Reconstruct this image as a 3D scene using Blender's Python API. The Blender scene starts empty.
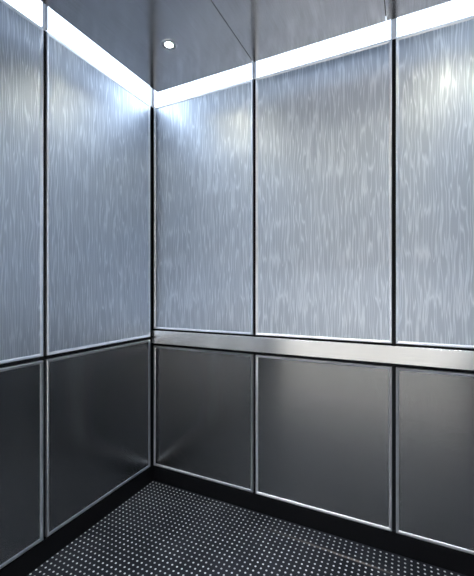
import bpy, bmesh, math
from mathutils import Vector, Matrix

sc = bpy.context.scene
COL = sc.collection
# ------------------------------------------------------------------ cab dimensions (metres)
W, D, H = 2.0, 1.94, 2.46          # width (x), depth (-y), cab roof height
GAP = 0.016                        # black reveal between panels
BX = (0.6724, 1.3371)                # joints of the back wall
LY = (-0.7180, -1.40)                # joints of the side walls
Z_UP_TOP = 2.261
Z_BACK = (0.0989, 0.8215, 0.8395, 0.9161, 0.9242)   # lower panel, rail, start of upper panel
Z_SIDE = (0.107, 0.8627, 0.8798)
Z_CEIL = 2.2495
INSET = 0.15                       # ceiling island stands off the walls

# ------------------------------------------------------------------ node helpers
def new_mat(name):
    m = bpy.data.materials.new(name); m.use_nodes = True
    nt = m.node_tree
    b = nt.nodes['Principled BSDF']
    return m, nt, b
def node(nt, kind, **kw):
    n = nt.nodes.new(kind)
    for k, v in kw.items():
        if k in n.inputs.keys(): n.inputs[k].default_value = v
        else: setattr(n, k, v)
    return n
def mapped(nt, scale, rot=(0, 0, 0)):
    tc = node(nt, 'ShaderNodeTexCoord')
    mp = node(nt, 'ShaderNodeMapping')
    mp.inputs['Scale'].default_value = scale
    mp.inputs['Rotation'].default_value = rot
    nt.links.new(tc.outputs['Object'], mp.inputs['Vector'])
    return mp.outputs['Vector']
def math_n(nt, op, a, b=None):
    n = node(nt, 'ShaderNodeMath', operation=op)
    for i, v in enumerate((a, b)):
        if v is None: continue
        if isinstance(v, (int, float)): n.inputs[i].default_value = v
        else: nt.links.new(v, n.inputs[i])
    return n.outputs[0]
def ramp(nt, fac, stops):
    r = node(nt, 'ShaderNodeValToRGB')
    e = r.color_ramp.elements
    while len(e) < len(stops): e.new(0.5)
    for el, (p, c) in zip(e, stops):
        el.position = p; el.color = (*c, 1) if len(c) == 3 else c
    nt.links.new(fac, r.inputs['Fac'])
    return r.outputs['Color']
def plain(name, col, rough, metal=0.0, **kw):
    m, nt, b = new_mat(name)
    # a very faint mottling keeps surfaces from looking synthetic
    v = mapped(nt, (9, 9, 9))
    n = node(nt, 'ShaderNodeTexNoise', Scale=3.0, Detail=4.0)
    nt.links.new(v, n.inputs['Vector'])
    c = ramp(nt, n.outputs['Fac'], [(0.3, tuple(x * 0.94 for x in col)), (0.7, tuple(min(1, x * 1.06) for x in col))])
    nt.links.new(c, b.inputs['Base Color'])
    b.inputs['Roughness'].default_value = rough
    b.inputs['Metallic'].default_value = metal
    for k, val in kw.items(): b.inputs[k].default_value = val
    return m
def uv_tangent(nt, b, amount):
    t = node(nt, 'ShaderNodeTangent', direction_type='UV_MAP', uv_map='UVMap')
    nt.links.new(t.outputs[0], b.inputs['Tangent'])
    b.inputs['Anisotropic'].default_value = amount

# ------------------------------------------------------------------ materials
def textured_steel():
    """rigidised stainless: short, wavy vertical flutes"""
    m, nt, b = new_mat('textured_stainless')
    v = mapped(nt, (1, 1, 1))
    warp = node(nt, 'ShaderNodeTexNoise', Scale=9.0, Detail=1.0)
    nt.links.new(v, warp.inputs['Vector'])
    sub = node(nt, 'ShaderNodeVectorMath', operation='SUBTRACT'); sub.inputs[1].default_value = (.5, .5, .5)
    nt.links.new(warp.outputs['Color'], sub.inputs[0])
    sca = node(nt, 'ShaderNodeVectorMath', operation='MULTIPLY'); sca.inputs[1].default_value = (.012, .012, 0)
    nt.links.new(sub.outputs[0], sca.inputs[0])
    add = node(nt, 'ShaderNodeVectorMath', operation='ADD')
    nt.links.new(v, add.inputs[0]); nt.links.new(sca.outputs[0], add.inputs[1])
    mp = node(nt, 'ShaderNodeMapping'); mp.inputs['Scale'].default_value = (1, 1, 0.048)
    nt.links.new(add.outputs[0], mp.inputs['Vector'])
    n1 = node(nt, 'ShaderNodeTexNoise', Scale=TEX_SCALE, Detail=0.4, Roughness=0.4)
    nt.links.new(mp.outputs[0], n1.inputs['Vector'])
    # thin wavy crests follow the contours of the stretched noise
    rid = math_n(nt, 'ABSOLUTE', math_n(nt, 'SUBTRACT', n1.outputs['Fac'], 0.5))
    h = ramp(nt, rid, [(0.0, (1, 1, 1)), (0.04, (0.5,) * 3), (0.10, (0, 0, 0))])
    bp = node(nt, 'ShaderNodeBump', Strength=TEX_STRENGTH, Distance=0.002)
    nt.links.new(h, bp.inputs['Height'])
    nt.links.new(bp.outputs[0], b.inputs['Normal'])
    # the flutes' polished crests are a touch paler than the blasted troughs
    c = ramp(nt, h, [(0.0, UP_DARK), (0.9, UP_LIGHT)])
    nt.links.new(c, b.inputs['Base Color'])
    r = ramp(nt, h, [(0.0, (UP_ROUGH + .03,) * 3), (1.0, (UP_ROUGH - .05,) * 3)])
    nt.links.new(r, b.inputs['Roughness'])
    b.inputs['Metallic'].default_value = 1.0
    return m
def linen_steel():
    """finely woven (linen) stainless, grain horizontal"""
    m, nt, b = new_mat('linen_stainless')
    v = mapped(nt, (5, 5, 420))
    n1 = node(nt, 'ShaderNodeTexNoise', Scale=1.0, Detail=2.0)
    nt.links.new(v, n1.inputs['Vector'])
    v2 = mapped(nt, (300, 300, 16))
    n2 = node(nt, 'ShaderNodeTexNoise', Scale=1.0, Detail=2.0)
    nt.links.new(v2, n2.inputs['Vector'])
    h = math_n(nt, 'ADD', n1.outputs['Fac'], n2.outputs['Fac'])
    c = ramp(nt, math_n(nt, 'MULTIPLY', h, 0.5), [(0.38, LOW_DARK), (0.62, LOW_LIGHT)])
    nt.links.new(c, b.inputs['Base Color'])
    bp = node(nt, 'ShaderNodeBump', Strength=0.02, Distance=0.001)
    nt.links.new(h, bp.inputs['Height']); nt.links.new(bp.outputs[0], b.inputs['Normal'])
    b.inputs['Metallic'].default_value = 1.0
    b.inputs['Roughness'].default_value = LOW_ROUGH
    uv_tangent(nt, b, 0.65)
    return m
def brushed(name, col, rough, scale, aniso=0.7, bump=0.05):
    m, nt, b = new_mat(name)
    v = mapped(nt, scale)
    n1 = node(nt, 'ShaderNodeTexNoise', Scale=1.0, Detail=3.0)
    nt.links.new(v, n1.inputs['Vector'])
    c = ramp(nt, n1.outputs['Fac'], [(0.3, tuple(x * 0.9 for x in col)), (0.7, tuple(min(1, x * 1.08) for x in col))])
    nt.links.new(c, b.inputs['Base Color'])
    bp = node(nt, 'ShaderNodeBump', Strength=bump, Distance=0.001)
    nt.links.new(n1.outputs['Fac'], bp.inputs['Height']); nt.links.new(bp.outputs[0], b.inputs['Normal'])
    b.inputs['Metallic'].default_value = 1.0
    b.inputs['Roughness'].default_value = rough
    if aniso: uv_tangent(nt, b, aniso)
    return m
def dotted_floor():
    m, nt, b = new_mat('dotted_floor_covering')
    tc = node(nt, 'ShaderNodeTexCoord')
    sep = node(nt, 'ShaderNodeSeparateXYZ')
    nt.links.new(tc.outputs['Object'], sep.inputs[0])
    P = 0.0245
    def cell(o, off):
        f = math_n(nt, 'FRACT', math_n(nt, 'ADD', math_n(nt, 'DIVIDE', o, P), 40 + off))
        return math_n(nt, 'MULTIPLY', math_n(nt, 'SUBTRACT', f, 0.5), P)
    fx, fy = cell(sep.outputs['X'], 0.1), cell(sep.outputs['Y'], 0.3)
    d = math_n(nt, 'SQRT', math_n(nt, 'ADD', math_n(nt, 'MULTIPLY', fx, fx), math_n(nt, 'MULTIPLY', fy, fy)))
    dot = ramp(nt, math_n(nt, 'DIVIDE', d, 0.01), [(DOT_R - .07, (1, 1, 1)), (DOT_R + .07, (0, 0, 0))])
    # wear varies from dot to dot
    wn = node(nt, 'ShaderNodeTexNoise', Scale=14.0, Detail=3.0)
    nt.links.new(tc.outputs['Object'], wn.inputs['Vector'])
    wear = ramp(nt, wn.outputs['Fac'], [(0.32, (0.55,) * 3), (0.62, (1, 1, 1))])
    dotw = math_n(nt, 'MULTIPLY', dot, wear)
    # base: dark navy with fine lint specks and pale dusty smudges
    sp = node(nt, 'ShaderNodeTexNoise', Scale=420.0, Detail=2.0)
    nt.links.new(tc.outputs['Object'], sp.inputs['Vector'])
    base = ramp(nt, sp.outputs['Fac'], [(0.35, FL_A), (0.62, FL_B), (0.78, FL_C)])
    sm = node(nt, 'ShaderNodeTexNoise', Scale=3.2, Detail=5.0, Distortion=0.6)
    nt.links.new(tc.outputs['Object'], sm.inputs['Vector'])
    smf = ramp(nt, sm.outputs['Fac'], [(0.42, (0, 0, 0)), (0.75, (0.55,) * 3)])
    mx0 = node(nt, 'ShaderNodeMix', data_type='RGBA')
    nt.links.new(smf, mx0.inputs[0]); nt.links.new(base, mx0.inputs[6]); mx0.inputs[7].default_value = (*FL_DUST, 1)
    # one long glint of light, painted into the floor colour, towards the right-hand wall
    ax, ay, bx, by = GLINT
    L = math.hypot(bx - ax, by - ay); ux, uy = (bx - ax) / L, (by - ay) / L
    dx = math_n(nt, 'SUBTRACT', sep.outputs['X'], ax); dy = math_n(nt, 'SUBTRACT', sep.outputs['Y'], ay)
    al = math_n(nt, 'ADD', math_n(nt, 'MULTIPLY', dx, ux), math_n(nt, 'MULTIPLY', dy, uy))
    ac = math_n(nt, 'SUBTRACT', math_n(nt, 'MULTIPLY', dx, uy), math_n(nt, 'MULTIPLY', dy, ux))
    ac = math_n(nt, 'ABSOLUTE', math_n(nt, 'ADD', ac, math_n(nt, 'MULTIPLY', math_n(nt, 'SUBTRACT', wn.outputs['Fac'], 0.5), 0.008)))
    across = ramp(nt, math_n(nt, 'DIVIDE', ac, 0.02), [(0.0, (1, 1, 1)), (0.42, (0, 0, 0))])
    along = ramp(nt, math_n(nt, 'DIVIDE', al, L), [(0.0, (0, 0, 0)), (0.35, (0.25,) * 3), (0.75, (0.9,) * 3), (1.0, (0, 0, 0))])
    glint_f = math_n(nt, 'MULTIPLY', math_n(nt, 'MULTIPLY', across, along), 0.8)
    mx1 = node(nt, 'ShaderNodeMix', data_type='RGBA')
    nt.links.new(glint_f, mx1.inputs[0]); nt.links.new(mx0.outputs[2], mx1.inputs[6]); mx1.inputs[7].default_value = (0.42, 0.35, 0.30, 1)
    mx2 = node(nt, 'ShaderNodeMix', data_type='RGBA')
    nt.links.new(dotw, mx2.inputs[0]); nt.links.new(mx1.outputs[2], mx2.inputs[6]); mx2.inputs[7].default_value = (*FL_DOT, 1)
    nt.links.new(mx2.outputs[2], b.inputs['Base Color'])
    b.inputs['Roughness'].default_value = 0.6
    b.inputs['Specular IOR Level'].default_value = 0.2
    bp = node(nt, 'ShaderNodeBump', Strength=0.3, Distance=0.001)
    nt.links.new(math_n(nt, 'ADD', dot, math_n(nt, 'MULTIPLY', sp.outputs['Fac'], 0.3)), bp.inputs['Height'])
    nt.links.new(bp.outputs[0], b.inputs['Normal'])
    return m
def glow(name, col, strength):
    m, nt, b = new_mat(name)
    b.inputs['Base Color'].default_value = (0.8, 0.8, 0.8, 1)
    b.inputs['Roughness'].default_value = 0.4
    b.inputs['Emission Color'].default_value = (*col, 1)
    b.inputs['Emission Strength'].default_value = strength
    return m

# --- tunables
TEX_SCALE, TEX_STRENGTH = 105.0, 0.22
UP_DARK, UP_LIGHT, UP_ROUGH = (0.56, 0.62, 0.715), (0.78, 0.84, 0.93), 0.45
LOW_DARK, LOW_LIGHT, LOW_ROUGH = (0.265, 0.275, 0.29), (0.31, 0.32, 0.335), 0.26
DOT_R = 0.42
FL_A, FL_B, FL_C = (0.003, 0.0035, 0.0055), (0.011, 0.0125, 0.019), (0.085, 0.088, 0.10)
FL_DUST, FL_DOT = (0.045, 0.048, 0.058), (0.85, 0.86, 0.88)
GLINT = (0.70, -0.097, 1.36, -0.127)  # ends of the glint painted on the floor
STRIP_COL, STRIP_E = (0.72, 0.85, 1.0), 0.8
LAMP_COL, LAMP_E = (1.0, 0.93, 0.68), 110.0
LOBBY_FILL_E = 20.0
EXPOSURE = 1.88

M_UP = textured_steel()
M_LOW = linen_steel()
M_RAIL = brushed('brushed_rail_steel', (0.90, 0.92, 0.96), 0.27, (6, 6, 700), 0.75)
M_TRIM = plain('polished_edge_steel', (0.86, 0.88, 0.92), 0.32, 1.0)
M_CEIL = brushed('brushed_ceiling_steel', (0.80, 0.81, 0.84), 0.14, (420, 7, 7), 0.0, 0.06)
M_BLACK = plain('black_reveal', (0.004, 0.004, 0.006), 0.6, **{'Specular IOR Level': 0.25})
M_BASE = plain('black_base', (0.004, 0.004, 0.005), 0.4, **{'Specular IOR Level': 0.2})
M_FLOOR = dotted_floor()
M_STRIP = glow('lit_diffuser', STRIP_COL, STRIP_E)
M_LAMP = glow('lamp_lens', LAMP_COL, LAMP_E)
M_WHITE = plain('white_cove_board', (0.8, 0.82, 0.85), 0.5)
M_CAP = plain('grey_end_cap', (0.62, 0.63, 0.70), 0.4, 0.3)
M_ROOF = plain('cab_roof_grey', (0.30, 0.31, 0.33), 0.6)
M_LOBBY = plain('lobby_plaster', (0.62, 0.60, 0.57), 0.7)
M_ADDED_LOBBY_FLOOR = plain('added_lobby_stone_floor', (0.52, 0.46, 0.40), 0.4)
M_LOBBY_FILL = glow('lobby_fill', (0.86, 0.93, 1.0), LOBBY_FILL_E)
M_DOOR = brushed('brushed_door_steel', (0.50, 0.51, 0.53), 0.32, (400, 400, 5), 0.0)

# ------------------------------------------------------------------ mesh helpers
def finish(name, bm, mat, parent=None, smooth=False):
    bmesh.ops.recalc_face_normals(bm, faces=bm.faces)
    me = bpy.data.meshes.new(name)
    # UV: u runs along the surface's vertical (or depth) direction, so the tangent is vertical
    uv = bm.loops.layers.uv.new('UVMap')
    for f in bm.faces:
        n = f.normal
        for l in f.loops:
            c = l.vert.co
            if abs(n.z) > 0.7: l[uv].uv = (c.y, c.x)
            elif abs(n.x) > abs(n.y): l[uv].uv = (c.z, c.y)
            else: l[uv].uv = (c.z, c.x)
    bm.to_mesh(me); bm.free()
    me.materials.append(mat)
    if smooth:
        for p in me.polygons: p.use_smooth = True
        me.set_sharp_from_angle(angle=math.radians(40))
    o = bpy.data.objects.new(name, me); COL.objects.link(o)
    if parent: o.parent = parent
    return o
def box(bm, lo, hi, bevel=0.0):
    vs = bmesh.ops.create_cube(bm, size=1.0)['verts']
    lo, hi = Vector(lo), Vector(hi)
    for v in vs:
        v.co = Vector([(lo[i] + hi[i]) / 2 + v.co[i] * (hi[i] - lo[i]) for i in range(3)])
    if bevel:
        es = list({e for v in vs for e in v.link_edges})
        bmesh.ops.bevel(bm, geom=es, offset=bevel, segments=2, affect='EDGES', profile=0.5)
def frame_xf(origin, u, n):
    """panel local axes: x along the wall (u), y out of the room-facing side (n), z up"""
    return lambda a, d, z: Vector(origin) + Vector(u) * a + Vector(n) * d + Vector((0, 0, z))
def wbox(bm, f, a0, a1, d0, d1, z0, z1, bevel=0.0):
    p, q = f(a0, d0, z0), f(a1, d1, z1)
    box(bm, [min(p[i], q[i]) for i in range(3)], [max(p[i], q[i]) for i in range(3)], bevel)
def ring_frame(bm, f, a0, a1, z0, z1, prof):
    """mitred picture-frame sweep; prof = [(inset, depth)...] closed"""
    rows = []
    for (w, d) in prof:
        rows.append([bm.verts.new(f(*t)) for t in ((a0 + w, d, z0 + w), (a1 - w, d, z0 + w), (a1 - w, d, z1 - w), (a0 + w, d, z1 - w))])
    k = len(rows)
    for i in range(k):
        r, s = rows[i], rows[(i + 1) % k]
        for j in range(4):
            bm.faces.new((r[j], r[(j + 1) % 4], s[(j + 1) % 4], s[j]))
def lathe(bm, prof, centre, seg=40):
    c = Vector(centre); rings = []
    for (r, z) in prof:
        if r < 1e-6: rings.append([bm.verts.new(c + Vector((0, 0, z)))])
        else: rings.append([bm.verts.new(c + Vector((r * math.cos(t), r * math.sin(t), z))) for t in [2 * math.pi * i / seg for i in range(seg)]])
    for a, b in zip(rings, rings[1:]):
        for i in range(seg):
            j = (i + 1) % seg
            if len(a) == 1: bm.faces.new((a[0], b[i], b[j]))
            elif len(b) == 1: bm.faces.new((a[i], a[j], b[0]))
            else: bm.faces.new((a[i], a[j], b[j], b[i]))
def thing(name, label, cat, loc, group=None):
    o = bpy.data.objects.new(name, None); COL.objects.link(o)
    o.location = loc; o.empty_display_size = 0.05
    tag(o, label, cat, group); return o
def tag(o, label, cat, group=None):
    o['label'] = label; o['category'] = cat; o['kind'] = 'thing'
    if group: o['group'] = group
def struct(name, bm, mat):
    o = finish(name, bm, mat); o['kind'] = 'structure'; return o

# ------------------------------------------------------------------ the shell
T = 0.05
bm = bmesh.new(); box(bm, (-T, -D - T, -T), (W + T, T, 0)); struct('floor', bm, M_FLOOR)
bm = bmesh.new(); box(bm, (-T, -D - T, H), (W + T, T, H + T)); struct('ceiling', bm, M_ROOF)
bm = bmesh.new(); box(bm, (-T, 0, 0), (W + T, T, H)); struct('wall_back', bm, M_BLACK)
bm = bmesh.new(); box(bm, (-T, -D, 0), (0, 0, H)); struct('wall_left', bm, M_BLACK)
bm = bmesh.new(); box(bm, (W, -D, 0), (W + T, 0, H)); struct('wall_right', bm, M_BLACK)
DX0, DX1 = 0.16, 1.86
bm = bmesh.new()                                      # front return panels and transom round the added doorway
box(bm, (-T, -D - T, 0), (DX0, -D, H)); box(bm, (DX1, -D - T, 0), (W + T, -D, H)); box(bm, (DX0, -D - T, 2.15), (DX1, -D, H))
struct('wall_front', bm, M_DOOR)
# invented open doorway and lobby behind the camera, added for the light they give
LY0, LY1, LX0, LX1, LZ = -D - T, -D - 3.2, -1.2, 3.2, 2.54
bm = bmesh.new(); box(bm, (LX0 - T, LY1 - T, -T), (LX1 + T, LY0, 0)); struct('floor_added_lobby', bm, M_ADDED_LOBBY_FLOOR)
bm = bmesh.new(); box(bm, (LX0 - T, LY1 - T, LZ), (LX1 + T, LY0 + T, LZ + T)); struct('ceiling_added_lobby', bm, M_LOBBY)
bm = bmesh.new(); box(bm, (LX0 - T, LY1 - T, 0), (LX1 + T, LY1, LZ)); struct('wall_added_lobby_far', bm, M_LOBBY)
bm = bmesh.new(); box(bm, (LX0 - T, LY1, 0), (LX0, LY0, LZ)); struct('wall_added_lobby_left', bm, M_LOBBY)
bm = bmesh.new(); box(bm, (LX1, LY1, 0), (LX1 + T, LY0, LZ)); struct('wall_added_lobby_right', bm, M_LOBBY)
bm = bmesh.new(); box(bm, (LX0, LY0, 0), (-T, LY0 + T, LZ)); box(bm, (W + T, LY0, 0), (LX1, LY0 + T, LZ)); box(bm, (-T, LY0, H + T), (W + T, LY0 + T, LZ)); struct('wall_added_lobby_near', bm, M_LOBBY)
for k, x in enumerate((0.1, 1.9)):  # unseen fill lights, added to brighten the rail and back wall
    t = thing('lobby_fill_light', ['unseen square fill light added in the lobby, on the left', 'unseen square fill light added in the lobby, on the right'][k], 'light', (x, -D - 0.62, LZ), 'added lobby fill lights')
    bm = bmesh.new(); ring_frame(bm, lambda a, d, z: Vector((a, z, -d)), -0.33, 0.33, -0.33, 0.33, [(0, 0.0006), (0, 0.02), (0.03, 0.02), (0.03, 0.0006)])
    finish('frame', bm, M_CAP, t)
    bm = bmesh.new(); box(bm, (-0.3, -0.3, -0.012), (0.3, 0.3, -0.001)); finish('diffuser', bm, M_LOBBY_FILL, t)
ZB = Z_BACK[0] - 0.006
BD = 0.005
bm = bmesh.new(); box(bm, (0, -BD, 0), (W, 0, ZB), 0.0015); struct('baseboard_back', bm, M_BASE)
bm = bmesh.new(); box(bm, (0, -D, 0), (BD, -BD, ZB), 0.0015); struct('baseboard_left', bm, M_BASE)
bm = bmesh.new(); box(bm, (W - BD, -D, 0), (W, -BD, ZB), 0.0015); struct('baseboard_right', bm, M_BASE)
for i, (lo, hi) in enumerate([((0, -0.004, Z_UP_TOP + .004), (W, 0, H)), ((0, -D, Z_UP_TOP + .004), (0.004, -0.004, H)), ((W - 0.004, -D, Z_UP_TOP + .004), (W, -0.004, H)), ((0.004, -D, Z_UP_TOP + .004), (W - 0.004, -D + 0.004, H))]):
    bm = bmesh.new(); box(bm, lo, hi); struct('trim_%d' % (i + 1), bm, M_WHITE)

# ------------------------------------------------------------------ wall panels
F_BACK = frame_xf((0, 0, 0), (1, 0, 0), (0, -1, 0))
F_LEFT = frame_xf((0, 0, 0), (0, -1, 0), (1, 0, 0))
F_RIGHT = frame_xf((W, 0, 0), (0, -1, 0), (-1, 0, 0))
PROF = [(0, 0.0006), (0, 0.0134), (0.0006, 0.0148), (0.0022, 0.0157), (0.0060, 0.0148), (0.0130, 0.0100), (0.0130, 0.0006)]
def wall_panel(name, f, a0, a1, z0, z1, mat, label, group):
    t = thing(name, label, 'panel', f((a0 + a1) / 2, 0, z0), group)
    inv = t.location.copy()
    g = lambda a, d, z: f(a, d, z) - inv
    bm = bmesh.new(); wbox(bm, g, a0 + 0.0131, a1 - 0.0131, 0.0006, 0.0105, z0 + 0.0131, z1 - 0.0131)
    finish('panel_sheet', bm, mat, t)
    bm = bmesh.new(); ring_frame(bm, g, a0, a1, z0, z1, PROF)
    finish('edge_trim', bm, M_TRIM, t, smooth=True)
    return t
G2 = GAP / 2
back_spans = [(0.011, BX[0] - G2), (BX[0] + G2, BX[1] - G2), (BX[1] + G2, W - 0.011)]
side_spans = [(0.047, -LY[0] - G2), (-LY[0] + G2, -LY[1] - G2), (-LY[1] + G2, D - 0.022)]
bu = ['tall textured steel panel on the back wall, next to the dark corner joint',
      'tall textured steel panel in the middle of the back wall above the rail',
      'tall textured steel panel of the back wall furthest from the corner']
bl = ['dark lower panel under the rail, next to the corner of the cab',
      'dark lower panel under the rail, second from the corner with a warm vertical sheen',
      'dark lower panel under the rail, third and furthest from the corner']
lu = ['tall textured steel panel on the left wall, adjoining the corner',
      'tall textured steel panel on the left wall, second from the corner',
      'tall textured steel panel on the left wall, nearest the doors']
ll = ['dark lower panel on the left wall, adjoining the corner under the textured panel',
      'dark lower panel on the left wall, second from the corner',
      'dark lower panel on the left wall, nearest the doors']
ru = ['tall textured steel panel on the right wall, adjoining the back wall',
      'tall textured steel panel in the middle of the right wall',
      'tall textured steel panel on the right wall, nearest the doors']
rl = ['dark lower panel on the right wall, adjoining the back wall',
      'dark lower panel in the middle of the right wall',
      'dark lower panel on the right wall, nearest the doors']
for k, (a0, a1) in enumerate(back_spans):
    wall_panel('upper_wall_panel', F_BACK, a0, a1, Z_BACK[4], Z_UP_TOP, M_UP, bu[k], 'upper panels of the back wall')
    wall_panel('lower_wall_panel', F_BACK, a0, a1, Z_BACK[0], Z_BACK[1], M_LOW, bl[k], 'lower panels of the back wall')
for f, up, low, side in ((F_LEFT, lu, ll, 'left'), (F_RIGHT, ru, rl, 'right')):
    for k, (a0, a1) in enumerate(side_spans):
        wall_panel('upper_wall_panel', f, a0, a1, Z_SIDE[2], Z_UP_TOP, M_UP, up[k], 'upper panels of the %s wall' % side)
        wall_panel('lower_wall_panel', f, a0, a1, Z_SIDE[0], Z_SIDE[1], M_LOW, low[k], 'lower panels of the %s wall' % side)

# flat bumper rail across the back wall
t = thing('bumper_rail', 'flat brushed steel rail running across the back wall between upper and lower panels', 'rail', (W / 2, 0, Z_BACK[2]))
bm = bmesh.new()
box(bm, (0.004 - W / 2, -0.030, 0), (W - 0.004 - W / 2, -0.018, Z_BACK[3] - Z_BACK[2]), 0.0012)
finish('rail_face', bm, M_RAIL, t)
bm = bmesh.new()
box(bm, (0.03 - W / 2, -0.0185, 0.02), (W - 0.03 - W / 2, -0.0006, Z_BACK[3] - Z_BACK[2] - 0.02))
finish('backing_bar', bm, M_BLACK, t)

# ------------------------------------------------------------------ cove light strips above the panels
def light_strip(f, a0, a1, label, group):
    z0, z1 = Z_UP_TOP + 0.006, H - 0.012
    t = thing('light_strip', label, 'light', f((a0 + a1) / 2, 0, z0), group)
    inv = t.location.copy()
    g = lambda a, d, z: f(a, d, z) - inv
    bm = bmesh.new(); wbox(bm, g, a0 + 0.004, a1 - 0.004, 0.0042, 0.0115, z0, z1, 0.001)
    finish('diffuser', bm, M_STRIP, t)
    for s in (a0, a1 - 0.0038):
        bm = bmesh.new(); wbox(bm, g, s, s + 0.0038, 0.0042, 0.0150, z0, z1, 0.0008)
        finish('end_cap', bm, M_CAP, t)
for k, (a0, a1) in enumerate(back_spans):
    light_strip(F_BACK, a0, a1, ['white cove light along the back wall, starting at the corner of the cab', 'white cove light along the back wall, above the middle textured panel',
                                 'white cove light along the back wall, furthest from the corner'][k], 'cove lights of the back wall')
F_FRONT = frame_xf((W, -D, 0), (-1, 0, 0), (0, 1, 0))
for k, (a0, a1) in enumerate(back_spans):
    light_strip(F_FRONT, a0, a1, 'white cove light over the doorway, ' + ['at its right end', 'in its middle', 'at its left end'][k], 'cove lights over the doorway')
for f, side in ((F_LEFT, 'left'), (F_RIGHT, 'right')):
    for k, (a0, a1) in enumerate(side_spans):
        light_strip(f, a0, a1, ['white cove light along the %s wall, starting at the back corner', 'white cove light along the %s wall, second from the back corner',
                                'white cove light along the %s wall, nearest the doors'][k] % side, 'cove lights of the %s wall' % side)

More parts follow.
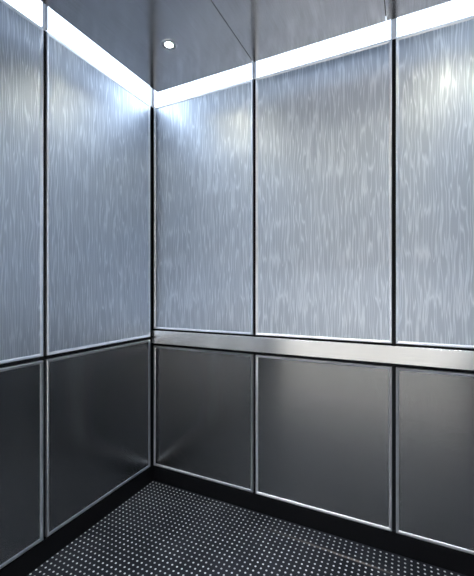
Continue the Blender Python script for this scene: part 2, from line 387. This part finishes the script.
# ------------------------------------------------------------------ floating ceiling: tiles and downlights
TX = (INSET, 0.728, 1.3135, 1.86)
Y_FRONT, Y_REAR = -(D - INSET), -INSET
LAMPS = {0: (-0.427, -(D - 0.427)), 1: (-D / 2,), 2: (-0.427, -(D - 0.427))}
tl = ['dark brushed steel ceiling tile beside the left wall, holding the lit downlight',
      'dark brushed steel ceiling tile between the diagonal seam and the far right tile',
      'dark brushed steel ceiling tile above the panel furthest from the corner']
dn = {(0, 0): 'small round lit downlight in the ceiling near the corner of the cab', (0, 1): 'small round lit downlight over the left front corner',
      (1, 0): 'small round lit downlight in the middle of the ceiling', (2, 0): 'small round lit downlight over the right back corner', (2, 1): 'small round lit downlight over the right front corner'}
R, S = 0.033, 40
for i in range(3):
    x0, x1 = TX[i] + 0.0012, TX[i + 1] - 0.0012
    cx = (x0 + x1) / 2
    t = thing('ceiling_tile', tl[i], 'ceiling tile', (cx, -D / 2, Z_CEIL), 'ceiling tiles')
    hx = (x1 - x0) / 2
    # the sheet: a strip of square cells, those under a lamp with a round hole
    cuts = [Y_REAR]
    for ly in LAMPS[i]: cuts += [ly + 0.2, ly - 0.2]
    cuts.append(Y_FRONT)
    bm = bmesh.new()
    for ya, yb in zip(cuts, cuts[1:]):
        lamp = [ly for ly in LAMPS[i] if yb < ly < ya]
        ringp = []
        for z in (0.0, 0.02):
            outer = [bm.verts.new((px, py + D / 2, z)) for px, py in ((hx, yb), (hx, ya), (-hx, ya), (-hx, yb))]
            if not lamp:
                bm.faces.new(outer); continue
            ci = [bm.verts.new((R * math.cos(2 * math.pi * q / S - math.pi / 4), lamp[0] + D / 2 + R * math.sin(2 * math.pi * q / S - math.pi / 4), z)) for q in range(S)]
            ringp.append(ci)
            for q in range(4):
                k = S // 4
                arc = [ci[(q * k + m) % S] for m in range(k + 1)]
                bm.faces.new([outer[q], outer[(q + 1) % 4]] + arc[::-1])
        if lamp:
            for q in range(S): bm.faces.new((ringp[0][q], ringp[0][(q + 1) % S], ringp[1][(q + 1) % S], ringp[1][q]))
    bmesh.ops.remove_doubles(bm, verts=bm.verts, dist=1e-5)
    rim = [e for e in bm.edges if len(e.link_faces) == 1 and e.verts[0].co.z < .01 and e.verts[1].co.z < .01]
    for e in rim:
        a, b = e.verts
        up = []
        for v in (b, a):
            up.append(next(u for u in bm.verts if abs(u.co.x - v.co.x) < 1e-5 and abs(u.co.y - v.co.y) < 1e-5 and u.co.z > .01))
        bm.faces.new((a, b, up[0], up[1]))
    finish('tile_sheet', bm, M_CEIL, t)
    for sx in (-1, 1):                                 # hangers up to the cab roof
        for sy in (-1, 1):
            bm = bmesh.new(); box(bm, (sx * .19 - .006, sy * .3 - .006, 0.0201), (sx * .19 + .006, sy * .3 + .006, H - Z_CEIL - .0002))
            finish('hanger', bm, M_CAP, t)
    for k, ly in enumerate(LAMPS[i]):
        d = thing('downlight', dn[(i, k)], 'downlight', (cx, ly, Z_CEIL), 'ceiling downlights')
        bm = bmesh.new()
        lathe(bm, [(0.0165, 0.03), (0.0165, 0.0005), (0.0180, -0.0022), (0.025, -0.0032), (0.034, -0.0022), (0.0355, -0.0002), (0.0325, -0.0002), (0.0325, 0.03), (0.0165, 0.03)], (0, 0, 0))
        finish('trim_ring', bm, M_TRIM, d, smooth=True)
        bm = bmesh.new()
        lathe(bm, [(0, 0.0), (0.010, 0.0006), (0.0162, 0.003), (0.0162, 0.014), (0, 0.014)], (0, 0, 0))
        finish('lens', bm, M_LAMP, d, smooth=True)
t = bmesh.new()                                        # dark carrier bars that close the tile seams
zb = 0.0206
for i in (1, 2): box(t, (TX[i] - 0.012 - W / 2, -D + INSET + D / 2, zb), (TX[i] + 0.012 - W / 2, -INSET + D / 2, zb + 0.012))
o = finish('ceiling_grid', t, M_BLACK); o.location = (W / 2, -D / 2, Z_CEIL)
o['kind'] = 'structure'

# ------------------------------------------------------------------ camera, world, colour
cam = bpy.data.cameras.new('camera'); co = bpy.data.objects.new('camera', cam); COL.objects.link(co)
co.location = (1.3948, -1.6891, 1.1622)
co.rotation_euler = (math.radians(90), 0, math.radians(26.133))
cam.sensor_fit = 'VERTICAL'; cam.sensor_height = 36.0; cam.sensor_width = 36.0
cam.lens = 349.62 / 576 * 36.0
cam.shift_y = 1.31 / 576
cam.clip_start = 0.01
sc.camera = co
w = bpy.data.worlds.new('world'); sc.world = w; w.use_nodes = True
w.node_tree.nodes['Background'].inputs[0].default_value = (0.02, 0.02, 0.025, 1)
sc.view_settings.view_transform = 'Standard'; sc.view_settings.look = 'None'
sc.view_settings.gamma = 1.0; sc.view_settings.use_curve_mapping = False
sc.view_settings.exposure = EXPOSURE
sc.cycles.max_bounces = 16; sc.cycles.glossy_bounces = 14; sc.cycles.diffuse_bounces = 6
sc.cycles.sample_clamp_indirect = 12.0
